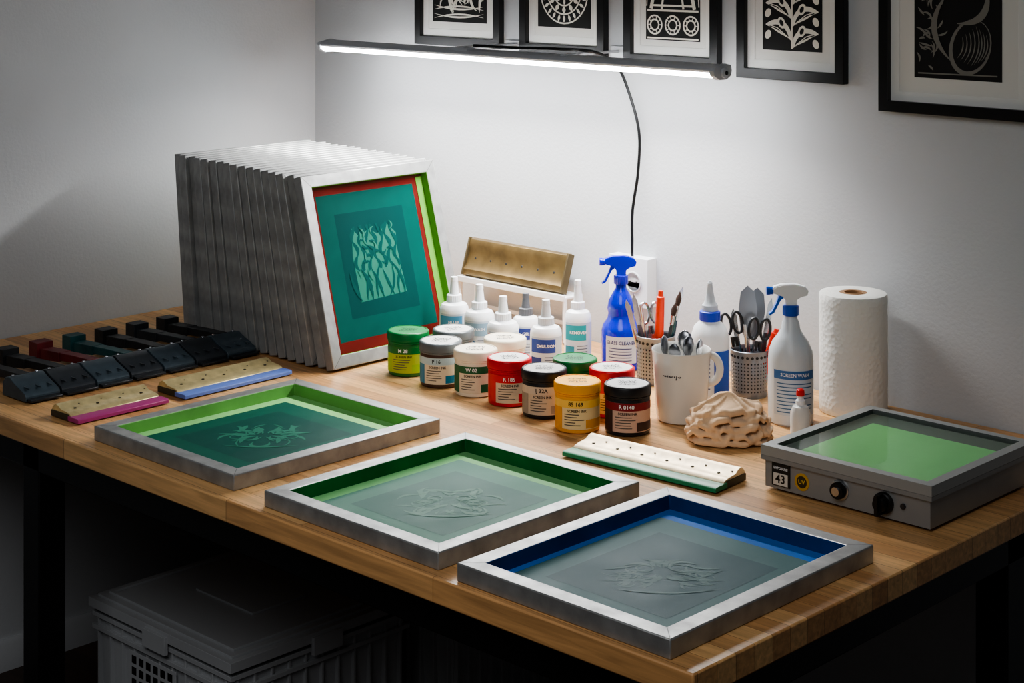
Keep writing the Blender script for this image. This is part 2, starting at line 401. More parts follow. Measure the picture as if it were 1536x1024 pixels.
b=B()
b.lathe([(.018,0),(.021,.003),(.021,.045),(.016,.058),(.009,.062)],mat((232,234,232),.2,trans=.25),28)
b.lathe([(.010,.061),(.010,.070),(.007,.073),(.0055,.082)],WHITE,20)
b.lathe([(.0085,.080),(.009,.083),(.008,.092),(.005,.094)],mat((214,30,26),.35),20)
b.finish("dropper_bottle",(1.962,-.325,TZ))

# ---------------------------------------------------------------- spray bottles
def spray(name,x,y,H,bodym,headm,collarm,trigm,prof,sy,labelf):
    b=B(); b.lathe(prof,bodym,48,sy=sy)
    zc=prof[-1][1]
    b.lathe([(.0165,zc-.004),(.017,zc-.002),(.017,zc+.016),(.013,zc+.018)],collarm,48,rfun=lambda a,z:1+.02*math.cos(24*a))
    hz=zc+.017
    S=(H-hz)/.047
    D=Vector((-.72,-.694,0))
    M=Matrix.Translation((0,0,hz))@Matrix.Rotation(math.atan2(D.y,D.x),4,'Z')@Matrix.Diagonal((1,1,S,1))
    hp=[(-.011,0),(-.012,.012),(-.020,.018),(-.034,.022),(-.037,.032),(-.030,.041),(-.008,.047),(.020,.046),(.036,.041),(.040,.036),(.040,.027),(.030,.024),(.018,.020),(.012,.012),(.011,0)]
    b.prism(hp,-.0075,.0075,headm,'y',M)
    hp2=[(p*.93,.0015+q*.94) for p,q in hp]; b.prism(hp2,-.0105,.0105,headm,'y',M)
    b.tube([(.038,0,.0315),(.044,0,.0315),(.046,0,.0315),(.052,0,.0315)],[.0085,.0085,.0095,.009],collarm if headm is not collarm else headm,20,M)
    tp=[(.018,.024),(.026,.020),(.031,.006),(.040,-.012),(.047,-.018),(.045,-.021),(.036,-.016),(.027,.002),(.022,.012),(.016,.016)]
    b.prism(tp,-.0065,.0065,trigm,'y',M)
    labelf(b)
    b.finish(name,(x,y,TZ),bevel=.0012)
def labA(b):
    b.patch(.0492,CA-.95,CA+.75,.020,.082,mat((210,216,228),.5),seg=24,sy=.92)
    b.ctext("GLASS CLEANER",.0105,.0500,CA-.1,.068,mat((30,40,110),.5),sy=.92)
    for k in range(5): b.patch(.0497,CA-.75,CA+.45,.026+k*.007,.028+k*.007,mat((50,60,120),.6),seg=12,sy=.92)
BLT=mat((2,20,190),.22,coat=.4)
spray("spray_bottle",1.335,-.160,.268,BLT,BLT,BLT,BLT,[(.044,0),(.0485,.004),(.0485,.09),(.044,.104),(.034,.118),(.032,.130),(.0345,.142),(.031,.160),(.020,.180),(.0135,.190),(.0130,.204)],.92,labA)
def labB(b):
    b.patch(.0502,CA-1.0,CA+1.0,.024,.118,mat((196,208,220),.5),seg=28,sy=.9)
    b.patch(.0506,CA-1.0,CA+1.0,.100,.118,mat((60,110,170),.5),seg=28,sy=.9)
    b.ctext("SCREEN WASH",.010,.0512,CA,.109,WHITE,sy=.9)
    for k in range(9): b.patch(.0506,CA-.85,CA-.85+(1.7 if k%3 else 1.1),.030+k*.0075,.0322+k*.0075,mat((70,110,150),.6),seg=14,sy=.9)
WT=mat((220,227,232),.3,trans=.15)
spray("spray_bottle",1.894,-.262,.293,WT,WHITE,mat((20,80,190),.35),mat((30,100,210),.35),[(.046,0),(.0495,.004),(.0495,.134),(.0475,.152),(.040,.170),(.029,.184),(.0215,.196),(.0185,.212),(.0145,.220),(.0130,.230)],.9,labB)

# ---------------------------------------------------------------- mug with spoons
b=B()
CER=mat((226,224,218),.22,coat=.3)
b.lathe([(.045,0),(.051,.002),(.0535,.010),(.058,.075),(.062,.140),(.0635,.149),(.0625,.151),(.0605,.149),(.058,.135),(.053,.03),(.048,.008),(0.001,.006)],CER,56,capt=False)
M=Matrix.Rotation(rad(40),4,'Z')
hp=[]
for i in range(15):
    t=i/14; a=PI*(.5-t); hp.append((.060+.022*math.cos(a),0,.108+.030*math.sin(a)))
b.tube([(.056,0,.139)]+hp+[(.052,0,.077)],.0068,CER,12,M,flat=1.2)
b.ctext("dibijs",.021,.0598,CA-.45,.108,mat((80,82,88),.5))
b.finish("ceramic_mug",(1.714,-.4075,TZ))
def spoon(name,base,tip,w,m):
    b=B(); p0=Vector(base); p1=Vector(tip); d=(p1-p0)
    b.tube([p0+d*t for t in (0,.3,.6,.78)],[.003,.003,.003,.003],m,8)
    n=d.normalized(); c=p0+d*.88
    q=n.to_track_quat('Z','Y').to_matrix().to_4x4()
    M=Matrix.Translation(c)@q
    b.lathe([(.002,-.024),(w*.55,-.018),(w*.9,-.007),(w,.003),(w*.8,.014),(w*.4,.020),(.001,.022)],m,20,M=M,sy=.35)
    return b
mx,my=1.714,-.4075
k=0
for (bx,by,tx,ty,tz,w) in ((-.022,-.008,-.038,-.012,.170,.016),(-.008,.018,-.012,.028,.180,.017),(.012,.002,.018,.002,.176,.018),(.024,.012,.038,.016,.170,.015),(.004,-.022,.008,-.034,.164,.014)):
    spoon("s",(bx,by,.02),(tx,ty,tz),w,STEEL if k%2 else mat((110,112,116),.35,1.0)).finish("spoon",(mx,my,TZ)); k+=1

# ---------------------------------------------------------------- perforated metal cups
def cup(name,x,y,r,H):
    b=B(); m=mat((132,138,146),.35,.5)
    b.lathe([(r*.92,0),(r*.95,.002),(r*.95,.012)],m,48,capt=False)
    nc,nr=34,9; z0,z1=.012,H-.022
    for j in range(nr):
        for i in range(nc):
            a0=2*PI*i/nc; a1=2*PI*(i+1)/nc; za=z0+(z1-z0)*j/nr; zb=z0+(z1-z0)*(j+1)/nr
            ra=r*(.95+.05*(za/H)); rb=r*(.95+.05*(zb/H))
            def P(u,v):
                a=a0+(a1-a0)*u; q=ra+(rb-ra)*v; return (q*math.cos(a),q*math.sin(a),za+(zb-za)*v)
            o=[P(0,0),P(.5,0),P(1,0),P(1,.5),P(1,1),P(.5,1),P(0,1),P(0,.5)]
            h=.25; inn=[P(.5-h*.7,.5-h*.7),P(.5,.5-h),P(.5+h*.7,.5-h*.7),P(.5+h,.5),P(.5+h*.7,.5+h*.7),P(.5,.5+h),P(.5-h*.7,.5+h*.7),P(.5-h,.5)]
            b.poly(o+inn,[(k,(k+1)%8,8+(k+1)%8,8+k) for k in range(8)],m)
    b.lathe([(r*.99,H-.022),(r*1.0,H-.003),(r*1.03,H),(r*1.0,H+.001),(r*.98,H-.003)],m,48,capb=False,capt=False)
    for i in range(24):
        a=2*PI*i/24; b.lathe([(.0032,-.0006),(.0032,.0006)],BLACKM,12,M=Matrix.Rotation(a,4,'Z')@Matrix.Translation((r*1.003,0,H-.012))@Matrix.Rotation(PI/2,4,'Y'))
    # plain dark grey inner sleeve visible through the holes
    b.lathe([(r*.86,.004),(r*.88,H-.03)],mat((70,73,78),.6),40,capt=False)
    b.finish(name,(x,y,TZ))
c1=(1.478,-.205); c2=(1.704,-.149)
cup("utensil_cup",*c1,.045,.108); cup("utensil_cup",*c2,.042,.104)

R2=Vector((.72,.694,0)); F2=Vector((-.694,.72,0))
def pt(r,f,z): v=R2*r+F2*f; return (v.x,v.y,z)
def tool(name,c,p1,kind,m,m2=STEEL):
    b=B(); p0=(p1[0]*.3,p1[1]*.75,.008); a=Vector(pt(*p0)); e=Vector(pt(*p1)); d=e-a; L=d.length
    q=d.normalized().to_track_quat('Z','Y').to_matrix().to_4x4(); M=Matrix.Translation(a)@q
    if kind in ('spatula','scissors','knife'):
        zd=d.normalized(); xd=(R2-zd*R2.dot(zd)).normalized(); yd=zd.cross(xd)
        q=Matrix((xd,yd,zd)).transposed().to_4x4(); M=Matrix.Translation(a)@q
    if kind=='brush':
        b.lathe([(.002,0),(.0035,L*.3),(.0045,L*.65),(.003,L*.72)],m,12,M=M)
        b.lathe([(.0045,L*.72),(.0055,L*.84)],m2,12,M=M)
        b.lathe([(.0055,L*.84),(.007,L*.92),(.001,L)],mat((60,44,36),.8),12,M=M)
    elif kind=='marker':
        b.lathe([(.0075,0),(.009,L*.05),(.0105,L*.55),(.0095,L*.93),(.0065,L*.94),(.0055,L)],m,20,M=M)
    elif kind=='knife':
        b.lathe([(.005,0),(.006,L*.05),(.0065,L*.5),(.005,L*.62)],m,12,M=M,sy=.6)
        b.prism([(-.0055,L*.6),(.0055,L*.6),(.006,L*.9),(0,L),(-.006,L*.93)],-.0008,.0008,m2,'y',M)
    elif kind=='spatula':
        b.lathe([(.003,0),(.004,L*.5)],m,12,M=M)
        w=.021; b.prism([(-.004,L*.48),(.004,L*.48),(w*.8,L*.58),(w,L*.78),(w*.75,L*.94),(0,L),(-w*.75,L*.94),(-w,L*.78),(-w*.8,L*.58)],-.0009,.0009,m2,'y',M)
    elif kind=='scissors':
        for s in (-1,1):
            b.prism([(-.004,0),(.004,0),(.005*s+.004,L*.6),(.005*s-.004,L*.6)],-.0012+.0012*s,.0012+.0012*s,m2,'y',M)
            b.tube([(s*.005,0,L*.55),(s*.004,0,L*.66)],[.004,.005],m,10,M)
            pts=[(s*.013+.011*math.cos(t*2*PI/16),0,L*.82+.024*math.sin(t*2*PI/16)) for t in range(17)]
            b.tube(pts,.0034,m,8,M,cap=False)
    elif kind=='rod':
        b.lathe([(.003,0),(.0032,L*.8),(.0042,L*.82),(.004,L)],m,12,M=M)
    b.finish(name,(c[0],c[1],TZ))
GRM=mat((110,114,118),.35,.8)
tool("palette_knife",c1,(-.068,.004,.190),'knife',STEEL)
tool("palette_knife",c1,(-.050,.018,.200),'knife',GRM)
tool("tweezers",c1,(-.036,-.012,.180),'rod',STEEL)
tool("marker_pen",c1,(.010,-.024,.215),'marker',mat((232,66,34),.4))
tool("scissors",c1,(-.012,.026,.185),'scissors',STEEL)
tool("paint_brush",c1,(.058,.012,.205),'brush',mat((40,90,90),.4))
tool("paint_brush",c1,(.044,-.018,.185),'brush',mat((50,60,60),.4))
tool("palette_knife",c1,(.066,.026,.215),'knife',mat((60,90,110),.4))
tool("spatula",c2,(-.004,.004,.245),'spatula',STEEL,mat((150,154,160),.35,.8))
tool("spatula",c2,(.022,.030,.235),'spatula',STEEL,mat((130,134,140),.35,.8))
tool("scissors",c2,(-.046,-.004,.195),'scissors',BLACKM)
tool("scissors",c2,(.022,-.026,.185),'scissors',mat((40,44,48),.4))
tool("palette_knife",c2,(.052,.012,.215),'knife',mat((60,70,74),.4))
tool("marker_pen",c2,(.060,-.010,.150),'marker',mat((216,50,32),.4))
tool("palette_knife",c2,(-.034,.024,.190),'knife',mat((30,90,110),.4))
tool("tweezers",c2,(-.014,-.028,.165),'rod',STEEL)

# ---------------------------------------------------------------- paper towel roll
def paper_mat():
    m=bpy.data.materials.new("quilted_paper"); m.use_nodes=True; nt=m.node_tree; bs=nt.nodes["Principled BSDF"]; L=nt.links
    bs.inputs["Base Color"].default_value=(*lin((232,231,225)),1); bs.inputs["Roughness"].default_value=.95
    tc=nt.nodes.new("ShaderNodeTexCoord"); v=nt.nodes.new("ShaderNodeTexVoronoi"); v.inputs["Scale"].default_value=110; L.new(tc.outputs["Object"],v.inputs["Vector"])
    n=nt.nodes.new("ShaderNodeTexNoise"); n.inputs["Scale"].default_value=30; L.new(tc.outputs["Object"],n.inputs["Vector"])
    ad=nt.nodes.new("ShaderNodeMath"); ad.operation='ADD'; L.new(v.outputs["Distance"],ad.inputs[0]); L.new(n.outputs["Fac"],ad.inputs[1])
    bp=nt.nodes.new("ShaderNodeBump"); bp.inputs["Strength"].default_value=.6; bp.inputs["Distance"].default_value=.002
    L.new(ad.outputs[0],bp.inputs["Height"]); L.new(bp.outputs[0],bs.inputs["Normal"]); return m
PM=paper_mat(); b=B()
pr=[(.070,0),(.073,.003)]+[(.0735+.0004*math.sin(i*1.7),.003+.248*i/16) for i in range(1,16)]+[(.0735,.251),(.0715,.256),(.060,.258),(.045,.2575),(.030,.257),(.0225,.256),(.0225,.03)]
ms=[PM]*(len(pr)-3)+[mat((150,116,84),.8)]*2
b.lathe(pr,ms,64,capt=False,rfun=lambda a,z:1+(.006*math.sin(3*a+z*6)+.002*math.sin(7*a-z*15) if .003<z<.256 else 0))
b.lathe([(.0225,.256),(.0215,.2575),(.0195,.2575),(.0190,.04),(.0005,.04)],mat((164,128,94),.85),40,capb=False)
b.finish("paper_towel_roll",(1.942,-.096,TZ),angle=50)

# ---------------------------------------------------------------- bunched terry towel: stacked ruffled layers
CL=mat((236,200,162),.97,var=.06,scale=60,bump=.8,bscale=900,spec=.05,sheen=.3)
def NZ(x,y,z): return noise.noise(Vector((x,y,z)))
def towel_object(loc,rotz):
    bm=bmesh.new(); NT=300; NR=46
    layers=[(.088,.067,.0045,.022,1,.0040),(.087,.066,.0170,.034,7,.0050),(.083,.063,.0300,.050,13,.0052),(.077,.058,.0440,.064,19,.0055),(.066,.048,.0580,.082,22,.0055)]
    for li,(rx,ry,ze,zt,sd,rf) in enumerate(layers):
        rows=[]
        for j in range(NR+1):
            t=j/NR; row=[]
            for i in range(NT):
                a=2*PI*i/NT; ca,sa=math.cos(a),math.sin(a)
                aw=a+.6*NZ(ca*1.3+sd,sa*1.3,sd*.7)
                ru=math.sin(aw*7+3*NZ(ca*2,sa*2,sd))+.5*math.sin(aw*15+sd+3*NZ(ca*3,sa*3,sd+4))
                br=1+.12*NZ(ca*1.1+sd*3,sa*1.1,2)
                dome=(1-t**2.4); k=max(0,(t-.80)/.20)
                z=ze+(zt-ze)*dome; rr=t*br
                if k>0:
                    ang=k*PI*.95; rr=br*(.80+.20*math.sin(min(ang,PI*.5))+(-.06*max(0,k-.5)))
                    z=ze+(zt-ze)*(1-.80**2.4)*0.5*(1+math.cos(ang))-.004*k
                x=rx*rr*ca; y=ry*rr*sa
                z+=rf*.75*ru*(.1+.9*t)*(.4 if li==0 else 1)
                rd=.004*math.sin(aw*7+1.3+3*NZ(ca*2,sa*2,sd))*t; x+=rd*ca; y+=rd*sa
                c1=1-abs(math.sin((x*.8+y*.6)*62+3.0*NZ(x*20,y*20,sd)))
                c2=1-abs(math.sin((x*-.4+y*.9)*48+3.0*NZ(x*16+5,y*16,sd+2)))
                z+=(.0085*c1**1.5+.007*c2**1.5)*(1-.6*t)+.008*NZ(x*26,y*26,sd)
                if z<.002: z=.002+.0004*NZ(x*40,y*40,1)
                row.append(bm.verts.new((x,y,z)))
            rows.append(row)
        for j in range(1,NR):
            for i in range(NT):
                k=(i+1)%NT; f=bm.faces.new((rows[j][i],rows[j+1][i],rows[j+1][k],rows[j][k])); f.smooth=True
        f=bm.faces.new([rows[1][i] for i in range(NT)]); f.smooth=True
        for v in rows[0]: bm.verts.remove(v)
    me=bpy.data.meshes.new("cleaning_towel"); bm.to_mesh(me); bm.free(); me.materials.append(CL)
    ob=bpy.data.objects.new("cleaning_towel",me); scene.collection.objects.link(ob)
    so=ob.modifiers.new("solid",'SOLIDIFY'); so.thickness=.0036; so.offset=0
    rm=ob.modifiers.new("remesh",'REMESH'); rm.mode='VOXEL'; rm.voxel_size=.0014; rm.use_smooth_shade=True
    sm=ob.modifiers.new("smooth",'SMOOTH'); sm.iterations=5; sm.factor=.5
    ob.location=loc; ob.rotation_euler=(0,0,rotz)
    return ob
towel_object((1.880,-.462,TZ+.001),rad(44))

# ---------------------------------------------------------------- squeegees with metal holders
def squeegee(name,L,bladem,loc,rotz,holder=GOLD):
    b=B()
    b.prism([(-.088,.004),(-.090,.012),(-.082,.026),(-.072,.032),(-.062,.030),(-.052,.024),(-.030,.022),(-.018,.020),(-.012,.016),(-.012,.004)],0,L,holder,'y')
    b.prism([(-.020,.006),(-.020,.0155),(.016,.0155),(.020,.013),(.020,.006)],-.003,L+.003,bladem,'y')
    n=max(4,int(L/.055))
    for i in range(n):
        y=L*(i+.5)/n
        b.lathe([(.0035,0),(.0035,.0012),(.002,.002)],mat((70,64,50),.4,.6),12,c=(-.040,y,.0228))
        b.lathe([(.002,0),(.002,.001)],BLACKM,10,c=(-.056,y+.02,.0262))
    b.box((-.086,-.002,.005),(-.020,.0005,.018),mat((80,76,64),.5,.5))
    b.box((-.086,L-.0005,.005),(-.020,L+.002,.018),mat((80,76,64),.5,.5))
    b.finish(name,loc,(0,0,rotz),bevel=.0012)
squeegee("squeegee",.225,mat((160,58,116),.4),(.812,-1.328,TZ-.003),rad(1))
squeegee("squeegee",.300,mat((98,122,190),.4),(.812,-1.056,TZ-.003),rad(1))
squeegee("squeegee",.355,mat((28,130,88),.4),(1.715,-.765,TZ-.003),rad(-90+4),mat((222,202,166),.4,.35,var=.2,scale=40))

hcol=[BLACKM,BLACKM,mat((104,34,38),.45,var=.3),mat((34,78,80),.45,var=.3),BLACKM,mat((44,48,52),.5,var=.2),BLACKM]
def hand_squeegee(y,i):
    b=B(); hm=hcol[i]
    W=.043
    hold=mat((46,50,55),.34,var=.2) if i%2 else mat((66,78,86),.34,.2,var=.2)
    b.prism([(.0,.003),(.0,.030),(.012,.044),(.030,.046),(.045,.038),(.095,.020),(.100,.014),(.100,.003)],-W,W,hold,'y')
    b.prism([(.085,.004),(.085,.011),(.118,.009),(.118,.004)],-W+.003,W-.003,mat((34,35,38),.3),'y')
    for s in (-.028,0,.028): b.box((.048,s-.0015,.030),(.090,s+.0015,.0375-.011),hold)
    for s in (-.03,.03): b.lathe([(.004,0),(.004,.002),(.0025,.003)],STEEL,12,c=(.022,s,.0455))
    b.prism([(.02,.030),(.02,.046),(-.06,.044),(-.20,.036),(-.20,.016),(-.06,.026)],-.014,.014,hm,'y')
    b.prism([(-.11,.020),(-.11,.042),(-.19,.038),(-.19,.012)],-.017,.017,hm,'y')
    b.box((-.235,-.022,.002),(-.197,.022,.050),hm)
    b.box((-.242,-.017,.008),(-.234,.017,.044),hm)
    b.finish("hand_squeegee",(.50,y,TZ),(0,0,0),bevel=.002)
for i in range(7): hand_squeegee(-1.275+i*.0915,i)

# ---------------------------------------------------------------- coater on white rack behind bottles
b=B()
b.box((.70,-.085,.112),(1.085,-.015,.118),WHITEP)
b.box((.70,-.089,.108),(1.085,-.083,.124),WHITEP)
for x in (.70,1.077):
    b.box((x,-.085,.0),(x+.008,-.075,.115),WHITEP); b.box((x,-.025,.0),(x+.008,-.015,.115),WHITEP); b.box((x,-.085,.0),(x+.008,-.015,.006),WHITEP)
b.box((.70,-.022,.03),(1.085,-.016,.04),WHITEP)
b.finish("squeegee_rack",(0,0,TZ),bevel=.0015)
b=B(); BRS=mat((118,98,64),.36,.6,var=.3,scale=20)
prof=[(0,0),(-.012,.004),(-.017,.016),(-.010,.030),(-.008,.060),(-.016,.074),(-.014,.088),(-.002,.094),(.006,.090),(.002,.086),(-.006,.086),(-.008,.076),(-.001,.062),(-.002,.030),(-.008,.018),(-.005,.010),(.002,.006)]
prof=[(p,q*1.12) for p,q in prof]
b.prism(prof,0,.355,BRS,'x')
for i in range(6):
    b.lathe([(.0032,0),(.0032,.0015)],BLACKM,12,M=Matrix.Translation((.03+.057*i,-.0083,.050))@Matrix.Rotation(PI/2,4,'X'))
b.box((-.004,-.018,.002),(.001,.006,.103),mat((96,84,60),.5,.5)); b.box((.354,-.018,.002),(.359,.006,.103),mat((96,84,60),.5,.5))
b.finish("scoop_coater",(.704,-.060,TZ+.1185),(rad(-18),0,0),bevel=.001)

# ---------------------------------------------------------------- exposure / light box
b=B(); bx0,bx1,by0,by1=0,.359,0,.372; SV=mat((146,147,146),.45,.35,var=.06,scale=10)
b.box((bx0+.006,by0+.006,.006),(bx1-.006,by1-.006,.056),SV)
b.frame(bx0,by0,bx1,by1,.012,.056,.064,SV)
b.frame(bx0,by0,bx1,by1,.020,.0645,.083,mat((166,168,166),.4,.4),mat((110,114,112),.5,.3))
b.rect(.020,.020,bx1-.020,by1-.020,mat((104,116,106),.5),.0655)
b.rect(.058,.026,.333,.292,mat((150,222,146),.5,var=.05,scale=5),.068)
gl=mat((240,250,242),.03,trans=1.0,ior=1.18); b.rect(.018,.018,bx1-.018,by1-.018,gl,.0785)
MF=Matrix.Translation((0,.006,0))@Matrix.Rotation(PI/2,4,'X')
def disc(x,z,r,d,m,seg=28): b.lathe([(r,0),(r,d*.8),(r*.9,d)],m,seg,M=MF@Matrix.Translation((x,z,0)))
disc(.170,.034,.0185,.003,STEEL); disc(.170,.034,.015,.014,BLACK); disc(.170,.034,.009,.017,STEEL)
disc(.262,.032,.019,.010,BLACK); disc(.262,.032,.013,.022,BLACK)
b.box((.259,-.024,.014),(.265,.000,.050),BLACK)
disc(.300,.034,.005,.004,mat((60,60,62),.4,.5))
b.box((.022,.004,.012),(.062,.0062,.054),mat((30,30,30),.5)); b.box((.026,.003,.014),(.058,.0042,.036),mat((205,200,190),.5))
b.ftext("43",.022,BLACK,MF@Matrix.Translation((.042,.025,.0034))); b.ftext("EXPOSURE",.0065,WHITE,MF@Matrix.Translation((.042,.045,.0026)))
disc(.088,.030,.016,.0012,mat((196,150,30),.5)); disc(.088,.030,.011,.0018,mat((60,50,30),.5)); b.ftext("UV",.011,mat((220,180,60),.5),MF@Matrix.Translation((.088,.030,.0022)))
for (x,y) in ((.03,.03),(.33,.03),(.03,.34),(.33,.34)): b.lathe([(.012,0),(.010,.007)],BLACK,16,c=(x,y,0))
b.box((.05,by1-.01,.060),(.09,by1+.006,.078),SV); b.box((.27,by1-.01,.060),(.31,by1+.006,.078),SV)
b.finish("exposure_light_box",(2.112,-.672,TZ),bevel=.0016)

# ---------------------------------------------------------------- wall outlet
b=B(); OX,OZ=1.252,1.027
b.box((-.062,-.036,-.06),(.062,-.0005,.06),WHITEP)
b.lathe([(.026,0),(.026,.003),(.0225,.004),(.022,-.006)],mat((204,206,208),.4),32,M=Matrix.Translation((.018,-.036,0))@Matrix.Rotation(PI/2,4,'X'),capt=False)
for dx in (.008,.028): b.lathe([(.003,0),(.003,.001)],BLACK,10,M=Matrix.Translation((dx,-.0365,0))@Matrix.Rotation(PI/2,4,'X'))
b.box((-.058,-.040,-.05),(-.018,-.035,.05),WHITE)
b.finish("wall_outlet",(OX,0,OZ),bevel=.004)

# ---------------------------------------------------------------- LED bar lamp
lx0,lx1,ly,lz=.29,1.67,-.2,1.575
b=B(); HS=mat((186,188,192),.4,.1)
b.prism([(-.030,.000),(-.034,.006),(-.030,.010),(.010,.018),(.026,.014),(.030,.004),(.028,.0)],lx0+.012,lx1-.012,HS,'x')
em=mat((250,252,255),.5,emis=42.0)
pr=[(-.030,.0005)]+[(-.002+.028*math.cos(PI+PI*t/10),-.001-.012*math.sin(PI*t/10)) for t in range(11)]+[(.026,.0005)]
b.prism(pr,lx0+.014,lx1-.014,em,'x')
cp=[(-.033,-.006),(-.036,.005),(-.031,.012),(.010,.020),(.028,.016),(.032,.004),(.028,-.008),(.012,-.016),(-.014,-.016)]
b.prism(cp,lx0,lx0+.014,HS,'x'); b.prism(cp,lx1-.014,lx1,HS,'x')
b.lathe([(.012,0),(.012,.006),(.006,.008)],HS,20,M=Matrix.Translation((lx1,0,0))@Matrix.Rotation(PI/2,4,'Y'))
b.lathe([(.005,0),(.005,.004)],BLACK,12,M=Matrix.Translation((lx1+.006,0,0))@Matrix.Rotation(PI/2,4,'Y'))
b.box((.82,-.012,.014),(.85,.199,.022),HS); b.box((.808,.190,-.02),(.862,.1995,.03),HS); b.box((.80,-.02,.012),(.87,.012,.020),HS)
b.box((1.185,-.012,.014),(1.200,.199,.020),HS); b.box((1.172,.192,-.02),(1.213,.1995,.03),HS)
lamp=b.finish("led_bar_lamp",(0,ly,lz),bevel=.001)
b=B()
def smooth_path(P,n=8):
    out=[];P=[Vector(p) for p in P]; P=[P[0]]+P+[P[-1]]
    for i in range(1,len(P)-2):
        for k in range(n):
            t=k/n; p0,p1,p2,p3=P[i-1:i+3]
            out.append(.5*((2*p1)+(-p0+p2)*t+(2*p0-5*p1+4*p2-p3)*t*t+(-p0+3*p1-3*p2+p3)*t**3))
    out.append(P[-2]); return out
b.tube(smooth_path([(.86,-.185,1.600),(1.0,-.175,1.600),(1.14,-.16,1.602),(1.21,-.11,1.595),(1.222,-.045,1.56),(1.240,-.022,1.50),(1.272,-.018,1.40),(1.270,-.018,1.30),(1.252,-.018,1.20),(1.254,-.022,1.12),(1.254,-.022,1.086)]),.0040,BLACK,8)
cab=b.finish("power_cable"); cab.parent=lamp; cab.matrix_parent_inverse=Matrix.Translation((0,-ly,-lz))
ld=bpy.data.lights.new("led_strip_light",'AREA'); ld.shape='RECTANGLE'; ld.size=1.34; ld.size_y=.04; ld.energy=15; ld.color=(1,.985,.96); ld.spread=rad(140)
lo=bpy.data.objects.new("led_strip_light",ld); scene.collection.objects.link(lo); lo.location=((lx0+lx1)/2,ly-.003,lz-.020); lo.rotation_euler=(rad(-14),0,0)
ld=bpy.data.lights.new("overhead_fill_light",'AREA'); ld.shape='RECTANGLE'; ld.size=1.6; ld.size_y=1.6; ld.energy=10; ld.color=(.97,.98,1); ld.spread=rad(100)  # unseen overhead area light, added as soft fill over the bench front
lo=bpy.data.objects.new("overhead_fill_light",ld); scene.collection.objects.link(lo); lo.location=(2.7,-3.0,2.75)
lo.rotation_euler=(Vector((1.6,-1.3,.8))-Vector(lo.location)).to_track_quat('-Z','Y').to_euler()

